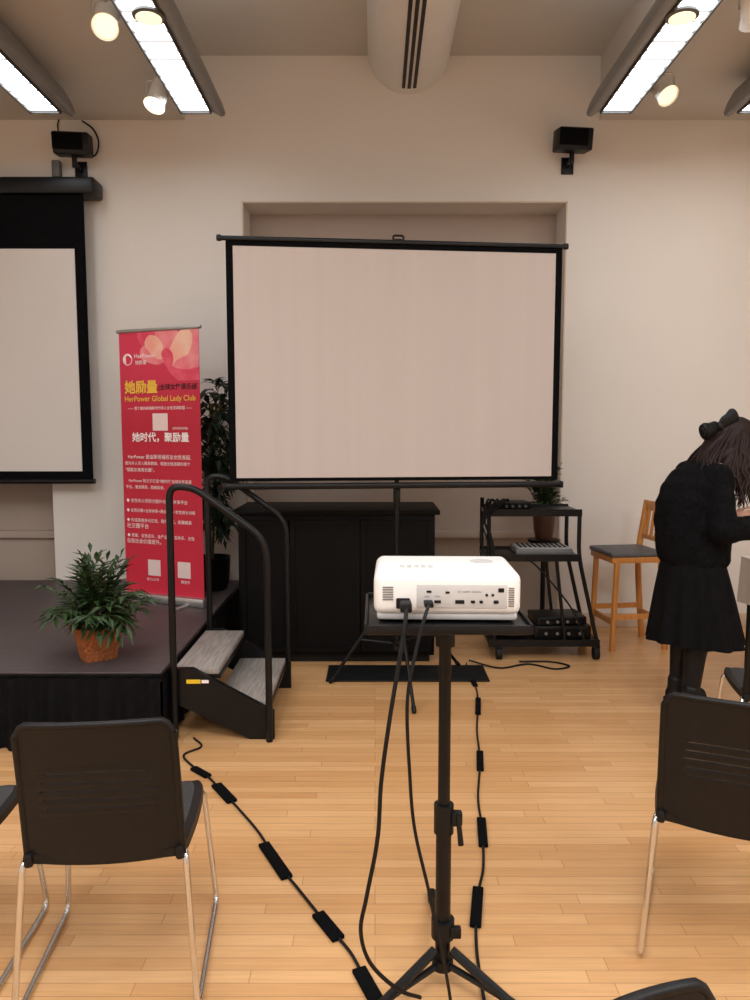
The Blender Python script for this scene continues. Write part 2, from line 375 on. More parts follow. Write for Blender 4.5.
def sk2(u,v):
    a=.012*math.sin(u*130+math.sin(u*23))*(1-.75*v); return (-1.018+a*.5,3.50+2.2*u,.004+v*.34)
m=MB(); m.grid(sk2,380,4); m.obj('stage_skirt',M['skirt'],f,world=True,sharp=80,label='black pleated skirt')
# ------------------------------------------------------------- steps
f=thing('portable_steps','black portable steps with grey treads and tube handrails','stairs',(-.77,3.97,0))
for yy in (3.60,4.34):
    m=MB(); m.prism([(-1.0,yy,.36),(-.90,yy,.36),(-.50,yy,.14),(-.50,yy,0.0),(-.62,yy,0.0),(-1.0,yy,.19)],(0,.03,0)); m.obj('stringer',M['blackm'],f,world=True)
for x0,x1,z in ((-1.0,-.775,.352),(-.80,-.53,.185)):
    m=MB(); bx(m,x0,x1,3.632,4.338,z-.03,z,bev=.003); m.obj('tread',M['tread'],f,world=True,label='grey wood-grain tread')
    m=MB(); bx(m,x0-.0,x1+.006,3.632,4.338,z-.05,z-.03); m.obj('tread_frame',M['blackm'],f,world=True)
for yy in (3.575,4.385):
    xa=-.985
    m=MB(); m.tube(fillet([(xa,yy,.02),(xa,yy,1.262),(-.87,yy,1.258),(-.52,yy,1.0),(-.52,yy,0.0)],.10),.017,seg=12)
    m.obj('handrail',M['blackm'],f,world=True,sharp=60)
m=MB(); bx(m,-.93,-.86,3.5975,3.5995,.285,.305); m.obj('warning_label',M['yellow'],f,world=True,label='small yellow warning label')
m=MB(); bx(m,-.855,-.82,3.5975,3.5995,.287,.303); m.obj('sticker',M['inkw'],f,world=True,label='small white sticker')
# ------------------------------------------------------------- roll-up banner
ang=math.atan2(-.25,.60)
f=thing('rollup_banner','red roll-up banner with gold and white lettering and pink flower','banner',(-1.415,4.965,.37),ang)
W=.32; Z0=.06; Z1=1.80
m=MB(); m.box((0,0,.03),(.67,.08,.06),bev=.012); m.box((-.2,0,.006),(.03,.28,.012),bev=.003); m.box((.2,0,.006),(.03,.28,.012),bev=.003); m.obj('banner_base',M['alum'],f)
m=MB(); m.cyl((-.335,0,Z1+.012),(.335,0,Z1+.012),.012); m.obj('top_rail',M['alum'],f)
m=MB(); m.cyl((0,.03,.05),(0,.03,Z1),.008); m.obj('support_pole',M['alum'],f)
m=MB(); bx(m,-W,W,-.001,.001,Z0,Z1+.01); m.obj('banner_panel',M['red'],f)
def U(u): return -W+2*W*u
def V(v): return Z1-(Z1-Z0)*v
m=MB()
def petal(cx,cz,a,l,w,mi,y):
    P=[]
    for k in range(36):
        t=2*math.pi*k/36; px=l*(.5+.5*math.cos(t)); pz=w*math.sin(t)*(.65+.35*math.cos(t*.5)**2)*(1+.09*math.sin(3*t))
        X=cx+px*math.cos(a)-pz*math.sin(a); Z=cz+px*math.sin(a)+pz*math.cos(a)
        P.append((max(-W,min(W,X)),y,max(V(.185),min(Z1+.005,Z))))
    m.flat(P,mi)
petal(.05,V(.09),2.35,.27,.10,1,-.0021); petal(.04,V(.11),2.75,.2,.07,0,-.0022); petal(.07,V(.10),.3,.36,.15,0,-.0024); petal(.06,V(.12),1.5,.26,.12,0,-.0026)
petal(.04,V(.10),2.3,.19,.07,2,-.0028); petal(.07,V(.13),-.35,.30,.08,1,-.0030); petal(.08,V(.13),.9,.28,.085,2,-.0032); petal(.12,V(.13),.2,.24,.055,0,-.0034); petal(.10,V(.14),1.9,.14,.05,1,-.0036)
m.obj('flower_print',[M['pet1'],M['pet2'],M['pet3']],f,label='printed pink flower')
m=MB()
for k in range(3):
    a=k*.9+.3; m.tube([( U(.11)+.028*math.cos(a+t*2.1)*(1-.3*k*.3), -.004, V(.10)+.032*math.sin(a+t*2.1)) for t in [i/8 for i in range(9)]],[.001+.006*math.sin(math.pi*i/8) for i in range(9)],seg=6)
m.tube([(U(.11)+.036*math.cos(t),-.004,V(.10)+.036*math.sin(t)) for t in [i*.2 for i in range(32)]],.0025,seg=5,closed=True)
m.obj('emblem',M['inkw'],f,label='white round petal emblem')
y=-.005
def T(s_,u,v,w,mat='inkw',align=0,bold=0):
    q=MB(); q.text(s_,U(u) if align==0 else 0,V(v),w,y,align=align,bold=bold); q.obj('lettering',M[mat],f)
T('HerPower',.20,.088,.17); T('她励量',.21,.112,.09)
T('—— 首个面向高端新时代华人女性资源联盟 ——',0,.285,.52,align=1)
T('她时代，聚励量',0,.395,.46,align=1,bold=.02)
pl=[(.470,'HerPower 是由斯坦福校友女性发起,',.53,.08),(.495,'面向华人华人精英群体、赋能女性发展的首个',.53,.04),(.520,'“赋能女高成长圈”。',.24,.04),
(.562,'HerPower 致力于打造“她时代”全球女性资源',.53,.08),(.587,'平台，激发精英，助推前进。',.32,.04)]
for v,s_,w,u in pl: T(s_,u,v,w if u<.06 else w-.02)
bl=[(.640,'◆ 女性华人领导力提升与资源共享平台',.50),(.678,'◆ 女性社群+业务体系+商业扩展+女性成长训练',.56),(.716,'◆ 形成高端多元交流、陪伴赋能，拓展精英',.53),(.738,'    社交圈平台',.18),(.776,'◆ 慈善、女性成长、全产业链生态体系、女性',.55),(.798,'    自我社会价值提升。',.28)]
for v,s_,w in bl: T(s_,.04,v,w)
T('(扫码咨询详情)',.66,.362,.12); T('官方公众号',.28,.945,.10); T('微信号',.72,.945,.07)
T('她励量',.06,.205,.27,'gold',bold=.03); T('HerPower Global Lady Club',.06,.252,.57,'gold',bold=.01)
T('|全球女性俱乐部',.50,.208,.30,'inkb',bold=.015)
m=MB()
for u0,u1,v0,v1 in ((.41,.60,.305,.37),(.30,.46,.868,.93),(.68,.84,.868,.93)): bx(m,U(u0),U(u1),-.004,-.003,V(v1),V(v0))
m.pieces('blank_print_square',M['blankw'],f)
# ------------------------------------------------------------- plants
def frond(mb,p0,az,L,rise,droop,n,ll,lw,mi=0,ms=1,t0=.3):
    h=Vector((math.cos(az),math.sin(az),0)); p0=Vector(p0)
    def P(t): return p0+h*L*t+Vector((0,0,rise*t-droop*t*t))
    mb.tube([P(k/8) for k in range(9)],[.004*(1-.8*k/8) for k in range(9)],seg=5,mi=ms)
    side=Vector((-h.y,h.x,0))
    for k in range(n):
        t=t0+(1-t0)*k/(n-1); b=P(t); tg=(P(t+.02)-P(t-.02)).normalized()
        l=ll*(.55+.6*math.sin(math.pi*min(1,(k+1)/(n+1))))*rnd(.85,1.15)
        for sd in ((-1,1) if k<n-1 else (0,)):
            d=(tg*.75+side*sd*.8+Vector((0,0,rnd(-.35,.1)))).normalized(); wv=d.cross(Vector((0,0,1))).normalized()*lw*rnd(.8,1.1)
            mid=b+d*l*.45+Vector((0,0,.006)); tip=b+d*l+Vector((0,0,-.018))
            t_=bmesh.new(); vs=[t_.verts.new(q) for q in (b,mid-wv,tip,mid+wv,mid+Vector((0,0,-.006)))]
            t_.faces.new((vs[0],vs[1],vs[4])); t_.faces.new((vs[1],vs[2],vs[4])); t_.faces.new((vs[2],vs[3],vs[4])); t_.faces.new((vs[3],vs[0],vs[4]))
            mb.merge(t_,None,mi)
f=thing('potted_palm','small green parlour palm in a woven basket on the stage','potted plant',(-1.42,3.76,.37))
m=MB()
def bk(u,v):
    a=2*math.pi*u; r=.086+.028*v; sq=1/max(abs(math.cos(a)),abs(math.sin(a)))**.5
    r=r*sq*(1+.03*math.sin(u*2*math.pi*22+ (int(v*10)%2)*math.pi)); return (r*math.cos(a+.6),r*math.sin(a+.6),.001+.165*v+.002*math.sin(v*60))
m.grid(bk,132,22,wrap=True); m.lathe([(.083,.0),(.088,.004)]); m.tube([(.128*math.cos(t),.128*math.sin(t),.167) for t in [i*math.pi/12 for i in range(24)]],.009,closed=True)
m.obj('wicker_basket',M['wicker'],f,label='brown woven basket')
m=MB(); m.lathe([(.10,.12),(.105,.145)]); m.obj('soil',M['soil'],f)
m=MB()
for k in range(58):
    az=rnd(0,6.28); L=rnd(.05,.31); frond(m,(rnd(-.03,.03),rnd(-.03,.03),.14),az,L,rnd(.24,.45)*(1.25-L*1.4),rnd(.06,.16)+L*.25,7,.11,.014)
m.obj('foliage',[M['leaf'],M['stem']],f,sharp=10)
f=thing('tall_potted_plant','tall leafy dark green plant in a pot behind the banner','potted plant',(-1.19,5.42,.37))
m=MB(); m.lathe([(.10,0),(.12,.05),(.13,.22),(.135,.24),(.12,.24),(.11,.20)]); m.obj('plant_pot',M['cabblk'],f)
m=MB()
for k in range(4): m.tube(spline([(rnd(-.04,.04),rnd(-.04,.04),.2),(rnd(-.05,.05),rnd(-.05,.05),.7),(rnd(-.06,.12),rnd(-.05,.05),1.35)]),.011,seg=6)
m.obj('stem',M['stem'],f)
m=MB()
for k in range(110):
    z=rnd(.40,1.45); frond(m,(rnd(-.05,.11),rnd(-.05,.05),z),rnd(0,6.28),rnd(.08,.18),rnd(.02,.22),rnd(.05,.2),6,.10,.018)
m.obj('foliage',[M['leaf2'],M['stem']],f,sharp=10)
f=thing('plant_on_stand','leafy plant in brown pot on a slim black stand','potted plant',(1.26,5.55,0))
m=MB(); m.lathe([(.12,.70),(.12,.72)]); m.cyl((0,0,.02),(0,0,.7),.018); m.lathe([(.12,0),(.12,.02)]); m.obj('plant_stand',M['blackm'],f)
m=MB(); m.lathe([(.06,.721),(.075,.78),(.085,.90),(.085,.91),(.07,.91)]); m.obj('plant_pot',M['pot'],f)
m=MB()
for k in range(34):
    frond(m,(rnd(-.04,.04),rnd(-.04,.04),.9),rnd(0,6.28),rnd(.03,.13),rnd(.15,.46),rnd(.05,.16),7,.08,.012)
m.obj('foliage',[M['leaf'],M['stem']],f,sharp=10)
# ------------------------------------------------------------- black cabinet
f=thing('black_cabinet','wide low black laminate cabinet with recessed front panels','cabinet',(-.25,5.05,0))
m=MB(); bx(m,-.89,.39,4.83,5.35,.05,.985,bev=.006); m.obj('cabinet_body',M['cabblk'],f,world=True)
m=MB(); bx(m,-.92,.42,4.80,5.38,.985,1.015,bev=.005); m.obj('cabinet_top',M['cabblk'],f,world=True)
m=MB(); bx(m,-.86,.36,4.86,5.32,0,.05); m.obj('plinth',M['blackm'],f,world=True)
for x0,x1 in ((-.87,-.56),(-.55,-.10),(-.09,.37)):
    m=MB(); z0,z1=.08,.95; fr=.03
    bx(m,x0,x1,4.808,4.83,z0,z0+fr);bx(m,x0,x1,4.808,4.83,z1-fr,z1);bx(m,x0,x0+fr,4.808,4.83,z0+fr,z1-fr);bx(m,x1-fr,x1,4.808,4.83,z0+fr,z1-fr);bx(m,x0+fr,x1-fr,4.820,4.83,z0+fr,z1-fr)
    m.obj('cabinet_door',M['cabblk'],f,world=True)
o=MB().box((.20,4.60,.006),(1.0,.30,.012),bev=.003).obj('floor_mat',M['rub']); tag(o,'thin black rubber mat on the floor','mat')
# ------------------------------------------------------------- tripod projection screen
a=math.radians(5.8)
f=thing('tripod_projection_screen','portable projection screen with black border on a tripod','projection screen',(.135,4.4,0),a)
m=MB(); bx(m,-.975,.965,.0,.004,1.235,2.60); m.obj('screen_border',M['fabricblk'],f,label='black border')
m=MB(); bx(m,-.935,.925,-.004,0,1.255,2.555); m.obj('screen_fabric',M['screen'],f,label='pale matte screen fabric')
m=MB(); m.box((-.01,.01,1.205),(2.0,.05,.035),bev=.012,seg=3); m.box((-1.01,.01,1.205),(.02,.056,.042),bev=.008); m.box((.99,.01,1.205),(.02,.056,.042),bev=.008); m.obj('screen_case',M['blackm'],f)
m=MB(); m.box((-.01,.0,2.597),(2.0,.024,.026),bev=.008); m.box((-1.01,.0,2.597),(.03,.03,.034),bev=.008); m.box((.985,.0,2.597),(.03,.03,.034),bev=.008); m.obj('top_bar',M['blackm'],f)
m=MB(); m.tube(fillet([(-.03,.012,2.61),(-.03,.012,2.637),(.03,.012,2.637),(.03,.012,2.61)],.012),.006); m.box((0,.03,2.605),(.05,.05,.03),bev=.006); m.obj('hook',M['blackm'],f)
m=MB(); m.cyl((.0,.055,.22),(0,.055,1.3),.014); m.cyl((0,.055,1.3),(0,.055,2.61),.011); m.cyl((0,.055,.55),(0,.055,.63),.025); m.cyl((0,.055,.2),(0,.055,.26),.024); m.box((0,.05,1.15),(.04,.04,.10),bev=.01); m.obj('mast',M['blackm'],f)
for lx,ly in ((-.40,.06),(.03,-.47),(.44,.30)):
    m=MB(); m.tube([(0,.055,.60),(lx,ly,.012)],.0105); m.tube([(0,.055,.24),(lx*.55,.055+(ly-.055)*.55,.27)],.007); m.cap((lx*.97,.055+(ly-.055)*.97,.03),(lx,ly,.014),.014,.013); m.obj('tripod_leg',M['blackm'],f)
# ------------------------------------------------------------- AV cart
f=thing('av_cart','black metal audio-visual cart on casters','cart',(1.08,5.1,0))
cx0,cx1,cy0,cy1=.74,1.36,4.90,5.25
for z,x0,x1 in ((1.0,cx0,cx1),(.70,.74,1.36),(.125,.76,1.50)):
    m=MB(); bx(m,x0,x1,cy0,cy1,z-.03,z,bev=.006); bx(m,x0,x1,cy0-.008,cy0,z-.035,z+.012); bx(m,x0,x1,cy1,cy1+.008,z-.035,z+.012); m.obj('cart_shelf',M['blackm'],f,world=True)
for yy in (cy0+.01,cy1-.01):
    for xa,xb,zt in ((cx0+.012,.80,1.06),(cx1-.012,1.49,1.0)):
        m=MB(); m.tube(fillet([(xa,yy,zt),(xa,yy,.70),(xb,yy,.10)],.1),.014,seg=10); m.obj('cart_leg',M['blackm'],f,world=True)
    m=MB(); m.tube([(1.2,yy,.69),(1.27,yy,.13)],.012); m.obj('cart_brace',M['blackm'],f,world=True)
    for xx in (.83,1.48):
        m=MB(); m.cyl((xx-.018,yy,.042),(xx+.018,yy,.042),.042,seg=20); m.box((xx,yy,.085),(.05,.03,.03),bev=.004); m.obj('caster',M['rub'],f,world=True)
g=thing('audio_mixer','grey and black audio mixer on the cart shelf','mixer',(1.13,5.07,.701))
m=MB(); m.box((0,0,.020),(.38,.26,.04),rot=(0,0,0),bev=.008); m.obj('mixer_body',M['gear'],g)
m=MB(); m.box((0,-.01,.042),(.35,.20,.004)); m.obj('mixer_panel',M['projg'],g)
m=MB()
for i in range(10):
    for j in range(4): m.cyl((-.15+i*.033,-.08+j*.045,.044),(-.15+i*.033,-.08+j*.045,.054),.006,seg=8)
m.pieces('mixer_knob',M['rub'],g)
def gearbox(nm,lab,cat,x,y,z,sx,sy,sz,rz=0):
    g=thing(nm,lab,cat,(x,y,z),rz)
    m=MB(); m.box((0,0,sz/2+.004),(sx,sy,sz),bev=.005)
    for a_ in (-1,1):
        for b_ in (-1,1): m.cyl((a_*sx*.4,b_*sy*.4,0),(a_*sx*.4,b_*sy*.4,.006),.01,seg=10)
    m.obj('case',M['blackm'],g)
    m=MB(); m.box((0,-sy/2-.002,sz/2+.004),(sx*.9,.004,sz*.6)); m.obj('front_panel',M['cabblk'],g)
    m=MB()
    for k in range(4): m.cyl((-sx*.3+k*sx*.2,-sy/2-.004,sz/2),(-sx*.3+k*sx*.2,-sy/2-.014,sz/2),min(.01,sz*.25),seg=12)
    m.pieces('knob',M['gear'],g)
gearbox('audio_amplifier','black rack amplifier on the lower cart shelf','amplifier',1.26,5.07,.126,.38,.28,.09)
gearbox('disc_player','slim black disc player on the amplifier','player',1.25,5.07,.221,.34,.24,.05,.08)
gearbox('wireless_receiver','small black wireless receiver on the cart top','receiver',.93,5.07,1.001,.22,.18,.045,.1)
m=MB()
for k in range(9):
    x=rnd(.76,.9); m.tube(spline([(x,4.97,1.06),(x-.03,4.90,1.07),(.70+rnd(0,.05),4.87,.95),(.69+rnd(0,.09),4.87,.75+rnd(0,.1)),(.74+rnd(0,.07),4.865,.60+rnd(-.05,.05))]),.0055,seg=6)
tag(m.obj('cable_bundle',M['rub']),'bundle of black cables draped over the cart','cables')
for nm,pts in (('power_cable',[(1.40,4.86,.10),(1.3,4.85,.35),(1.1,4.87,.6),(1.0,4.87,.69)]),('loose_cable',[(.62,4.82,.02),(.8,4.70,.008),(1.0,4.78,.008),(1.15,4.68,.008),(1.26,4.74,.008),(1.15,4.83,.008),(.95,4.82,.012)])):
    m=MB(); m.tube(spline(pts),.006,seg=6); tag(m.obj(nm,M['rub']),'loose black cable by the cart','cable')
m=MB()
for k in range(5):
    r=.07+.010*k; m.tube([(.92+r*math.cos(t)*1.2,5.05+r*math.sin(t),.132+.006*k) for t in [i*.3 for i in range(21)]],.006,seg=6,closed=True)
tag(m.obj('cable_coil',M['rub']),'coil of black cable on the lower cart shelf','cable')
# ------------------------------------------------------------- bar stool
f=thing('bar_stool','oak counter stool with grey seat pad and slatted back','stool',(1.81,5.28,0),math.radians(8))
m=MB(); m.box((-.02,0,.675),(.40,.38,.035),bev=.014,seg=3); m.obj('seat',M['seatgrey'],f,label='grey padded seat')
m=MB(); m.box((-.02,0,.64),(.38,.36,.045),bev=.004); m.obj('seat_rail',M['oak'],f)
for sy in (-.165,.165):
    m=MB(); m.tube([(-.19,sy,0),(-.17,sy,.65)],.021,seg=8); m.obj('leg',M['oak'],f)
    m=MB(); m.tube(spline([(.20,sy,0),(.16,sy,.45),(.16,sy,.68),(.21,sy,1.02)]),.023,seg=8); m.obj('back_post',M['oak'],f)
    m=MB(); m.box((0,sy,.24),(.34,.020,.035)); m.obj('stretcher',M['oak'],f)
for x,z in ((-.18,.20),(.175,.20)):
    m=MB(); m.box((x,0,z),(.020,.32,.04)); m.obj('stretcher',M['oak'],f)
m=MB(); m.box((.205,0,.985),(.022,.34,.07),bev=.006); m.box((.175,0,.76),(.02,.32,.03)); 
for k in range(4): m.tube([(.175,-.1+k*.067,.76),(.2,-.1+k*.067,.97)],.012)
m.obj('backrest',M['oak'],f)
# ------------------------------------------------------------- stacking chairs
def solid(mb,th,off):
    me=mb.mesh('s',M['black'],60); o=bpy.data.objects.new('b',me); COL.objects.link(o); s_=o.modifiers.new('s','SOLIDIFY'); s_.thickness=th; s_.offset=off
    dg=bpy.context.evaluated_depsgraph_get(); m2=bpy.data.meshes.new_from_object(o.evaluated_get(dg)); bpy.data.objects.remove(o)
    n=MB(); n.bm.from_mesh(m2); return n
def chair():
    f=thing('stacking_chair','','chair',(0,0,0),0,'black stacking chairs with chrome sled frames')
    rows=[24,28,32,36,40]; NV=62
    def back(u,v):
        x=(u-.5)*2; hw=.196-.006*v
        cor=max(0,abs(x)-.86)/.14
        z=.415+.395*v-.030*cor**2*max(0,v-.6)/.4+.006*(1-x*x)*v+.010*math.sin(v*3.14)*(1-x*x)
        y=-.175-.070*v-.032*(1-x*x)*(.4+.6*v)
        j=v*NV
        if abs(x)<.8 and 23<=j<=42:   # lips round the slots
            y-=.0035*(.5-.5*math.cos((j-24.5)/4*2*math.pi))*min(1,(.8-abs(x))*8)
        return (x*hw,y,z)
    def skip(i,j):
        x=abs((i+.5)/60-.5)*2
        return j in rows and x<.72-.02*abs(rows.index(j)-2)
    m=MB(); m.grid(back,60,NV,skip); m=solid(m,.010,0)
    for u in (0,1): m.tube([back(u,k/12) for k in range(13)],.010,seg=8)
    m.tube([back(k/30,1) for k in range(31)],.0085,seg=8)
    m.obj('backrest',M['black'],f,sharp=50,label='slotted black plastic backrest')
    def seat(u,v):
        x=(u-.5)*2; y=-.19+.42*v; hw=.202+.012*math.sin(v*3.1)-.03*max(0,v-.8)/.2*abs(x)
        z=.447-.018*(1-x*x)*(1-v*.5)-.03*max(0,(v-.85)/.15)**2; return (x*hw,y,z)
    m=MB(); m.grid(seat,24,24); m=solid(m,.022,-1); m.obj('seat',M['black'],f,sharp=50)
    m=MB(); m.grid(lambda u,v:(seat(.06+.88*u,.05+.88*v)[0],seat(.06+.88*u,.05+.88*v)[1],seat(.06+.88*u,.05+.88*v)[2]+.012*min(1,8*min(u,1-u,v,1-v))),24,24); m.obj('seat_pad',M['paddark'],f,label='dark grey seat pad')
    for sx in (-1,1):
        m=MB(); m.tube(fillet([(sx*.185,-.12,.425),(sx*.205,-.19,.43),(sx*.232,-.225,.011),(sx*.232,.245,.011),(sx*.205,.19,.41),(sx*.15,.17,.41)],.04),.0085,seg=10)
        m.obj('sled_leg',M['chrome'],f,label='chrome sled leg')
    m=MB(); m.tube([(-.19,.16,.412),(.19,.16,.412)],.008); m.tube([(-.19,-.12,.412),(.19,-.12,.412)],.008); m.pieces('cross_bar',M['chrome'],f)
    m=MB(); 
    for sx in (-1,1): m.box((sx*.190,-.155,.43),(.024,.09,.04),bev=.01)
    m.pieces('back_bracket',M['black'],f)
    return f
proto=chair(); kids=list(proto.children)
def place(o,loc,deg,label): o.location=loc; o.rotation_euler=(0,0,math.radians(deg)); o['label']=label
place(proto,(-.72,2.04,0),6,'black slotted-back stacking chair with chrome sled legs near the stage')
for loc,deg,lab in (((-1.27,2.02,0),3,'black stacking chair with grey seat pad beside a matching chair'),
                    ((1.07,2.15,0),-24,'black slotted-back stacking chair angled toward the standing woman'),
                    ((.405,.612,0),211,'black stacking chair turned around, only its back edge showing'),
                    ((1.76,3.14,0),-14,'black stacking chair just behind another, beside the standing woman')):
    n=proto.copy(); COL.objects.link(n)
    place(n,loc,deg,lab)
    for k in kids:
        q=k.copy(); COL.objects.link(q); q.parent=n
# ------------------------------------------------------------- projector stand
f=thing('projector_stand','black tripod stand with flat projector tray','projector stand',(.187,1.95,0))
PX,PY=.187,1.95
m=MB(); bx(m,-.02,.375,1.765,2.10,1.045,1.058,bev=.004); bx(m,-.02,.375,1.76,1.768,1.040,1.064,bev=.003); bx(m,-.02,.375,2.095,2.105,1.040,1.07,bev=.003); bx(m,-.026,-.018,1.76,2.105,1.040,1.067,bev=.003); bx(m,.372,.380,1.76,2.105,1.040,1.067,bev=.003)
m.obj('tray',M['blackm'],f,world=True)
m=MB(); m.box((PX,PY,1.03),(.16,.12,.025),bev=.005); m.cyl((PX,PY,.96),(PX,PY,1.03),.026); m.obj('tray_bracket',M['blackm'],f,world=True)
m=MB(); m.cyl((PX,PY,.44),(PX,PY,1.0),.0165,seg=20); m.obj('upper_pole',M['blackm'],f,world=True)
m=MB(); m.cyl((PX,PY,.06),(PX,PY,.46),.021,seg=20); m.obj('lower_pole',M['blackm'],f,world=True)
m=MB(); m.cyl((PX,PY,.44),(PX,PY,.52),.027,seg=20); m.box((PX+.034,PY-.01,.485),(.03,.025,.04),bev=.006); m.cyl((PX+.036,PY-.02,.50),(PX+.044,PY-.03,.42),.006,.008); m.obj('height_clamp',M['black'],f,world=True)
m=MB(); m.cyl((PX,PY,.14),(PX,PY,.19),.032,seg=20); m.box((PX+.033,PY-.02,.165),(.03,.02,.03),bev=.004); m.obj('base_collar',M['black'],f,world=True)
m=MB(); m.cyl((PX,PY,.05),(PX,PY,.075),.03); m.obj('base_hub',M['black'],f,world=True)
for dg_ in (-38,218,90):
    ca,sa=math.cos(math.radians(dg_)),math.sin(math.radians(dg_))
    m=MB(); m.tube([(PX+ca*.03,PY+sa*.03,.11),(PX+ca*.2,PY+sa*.2,.050),(PX+ca*.36,PY+sa*.36,.016)],.013,seg=8); m.tube([(PX+ca*.02,PY+sa*.02,.062),(PX+ca*.2,PY+sa*.2,.050)],.009); m.cap((PX+ca*.34,PY+sa*.34,.018),(PX+ca*.38,PY+sa*.38,.016),.016,.016)
    m.obj('tripod_leg',M['blackm'],f,world=True)
# ------------------------------------------------------------- projector
f=thing('projector','white projector with rear ports and vents on the stand tray','projector',(.180,1.93,1.0585),math.radians(-1.5))
m=MB(); m.box((0,0,.072),(.36,.265,.108),bev=.022,seg=4); m.obj('projector_body',M['projw'],f,sharp=60)
m=MB(); m.box((0,0,.017),(.345,.25,.022),bev=.008); m.obj('projector_base',M['projg'],f)
m=MB()
for a_ in (-1,1):
    for b_ in (-1,1): m.cyl((a_*.13,b_*.09,0),(a_*.13,b_*.09,.01),.012)
m.pieces('foot',M['rub'],f)
m=MB(); m.box((.035,-.132,.068),(.22,.004,.058),bev=.0015); m.obj('port_panel',M['projg'],f,label='grey port panel')
m=MB()
for x,w,h,z in ((-.05,.016,.007,.055),(-.024,.016,.007,.055),(.03,.022,.009,.055),(.062,.010,.007,.055),(.082,.008,.007,.055),(.095,.006,.006,.072),(.11,.006,.006,.072),(-.045,.012,.005,.080),(.0,.010,.005,.078),(.118,.012,.008,.055)): m.box((x,-.1345,z),(w,.003,h),bev=.001)
m.box((-.108,-.1335,.050),(.034,.004,.026),bev=.003); m.box((.130,-.1335,.084),(.014,.003,.01))
m.pieces('port',M['rub'],f)
m=MB()
for k in range(9): m.box((.155,-.133,.045+k*.0055),(.014,.003,.0022))
for k in range(6): m.box((-.145,-.133,.06+k*.006),(.026,.003,.0024))
m.obj('vent',M['gear'],f)
m=MB()
for i in range(5):
    for j in range(2): m.cyl((-.11+i*.018,-.06+j*.018,.125),(-.11+i*.018,-.06+j*.018,.128),.006,seg=12)
m.pieces('button',M['projg'],f)
m=MB(); m.lathe([(.030,.125),(.030,.1275),(.024,.1275)],(.10,.03,0)); m.obj('focus_ring',M['projg'],f)
for s_,x,z,w in (('HDMI',-.056,.068,.012),('HDMI',-.030,.068,.012),('5V  HDMI  VGA IN',.025,.080,.056)):
    m=MB(); m.text(s_,x,z,w,-.1348); m.obj('lettering',M['gear'],f)
m=MB(); m.cyl((0,.130,.066),(0,.152,.066),.038,.042,seg=28); m.obj('lens_barrel',M['rub'],f)
# cables at the projector
m=MB(); m.box((.074,1.770,1.108),(.028,.045,.022),bev=.004); m.tube(spline([(.074,1.755,1.108),(.072,1.725,1.09),(.058,1.71,1.0),(.035,1.70,.86),(.015,1.71,.70),(.006,1.72,.55),(-.02,1.73,.40),(-.035,1.74,.30),(-.01,1.76,.20),(.06,1.80,.10),(.12,1.86,.03)],10),.0052,seg=8)
tag(m.obj('mains_cable',M['rub']),'black mains cable hanging from the projector to the floor','cable')
m=MB(); m.box((.129,1.772,1.114),(.022,.035,.012),bev=.003); m.tube(spline([(.129,1.757,1.114),(.118,1.72,1.10),(.095,1.70,1.02),(.075,1.69,.90),(.082,1.70,.72),(.095,1.71,.58),(.13,1.72,.42),(.165,1.74,.25),(.195,1.80,.06),(.19,1.83,.01)],10),.0044,seg=8)
tag(m.obj('video_cable',M['rub']),'black video cable hanging from the projector down the stand','cable')
def floor_cable(pts,tapes,label):
    f=thing('taped_floor_cable',label,'cable',(pts[0][0],pts[0][1],0)); 
    P=spline([(x,y,.007) for x,y in pts],10)
    m=MB(); m.tube(P,.0048,seg=8); m.obj('cord',M['rub'],f,world=True)
    for (x,y,l,w) in tapes:
        i=min(range(1,len(P)-1),key=lambda i:(P[i].x-x)**2+(P[i].y-y)**2); t=P[i+1]-P[i-1]; an=math.atan2(t.y,t.x)
        m=MB(); m.box((P[i].x,P[i].y,.0075),(l,w,.012),rot=(0,0,an),bev=.003); m.obj('tape_strip',M['fabricblk'],f,world=True)
floor_cable([(-.90,3.60),(-.84,3.50),(-.90,3.40),(-.80,3.25),(-.725,3.165),(-.543,2.888),(-.43,2.70),(-.356,2.537),(-.25,2.36),(-.145,2.181),(-.07,2.06),(-.019,1.932),(.04,1.80),(.08,1.66)],
 [(-.78,3.23,.12,.035),(-.63,3.02,.18,.045),(-.356,2.54,.24,.042),(-.145,2.18,.14,.042),(-.019,1.93,.14,.042)],'black cable taped along the floor from the steps')
floor_cable([(.60,4.80),(.584,4.64),(.60,4.35),(.576,4.066),(.52,3.7),(.486,3.343),(.43,3.0),(.411,2.751),(.38,2.5),(.335,2.32),(.30,2.083),(.29,1.80),(.27,1.6)],
 [(.57,4.03,.24,.03),(.486,3.343,.20,.032),(.411,2.73,.20,.035),(.325,2.27,.20,.036),(.60,4.4,.10,.03)],'black cable taped along the floor toward the cart')
# ------------------------------------------------------------- side table with white cloth
f=thing('cloth_table','small table with a white cloth','table',(2.70,4.25,0))
m=MB(); m.box((0,0,.735),(.86,.66,.025),bev=.004); m.obj('table_top',M['oak'],f)
m=MB()
def clo(u,v):
    a=2*math.pi*u; cx=math.cos(a);sy=math.sin(a); k=1/max(abs(cx),abs(sy)); r=1+.03*(1-v)*math.sin(u*120); return (cx*k*.435*r,sy*k*.335*r,.47+.282*v)
m.grid(clo,240,6,wrap=True); m.box((0,0,.752),(.872,.672,.004)); m.obj('tablecloth',M['cloth'],f,sharp=60)
for sx in (-.39,.39):
    for sy in (-.29,.29):
        m=MB(); m.tube([(sx,sy,0),(sx,sy,.725)],.018); m.obj('leg',M['blackm'],f)
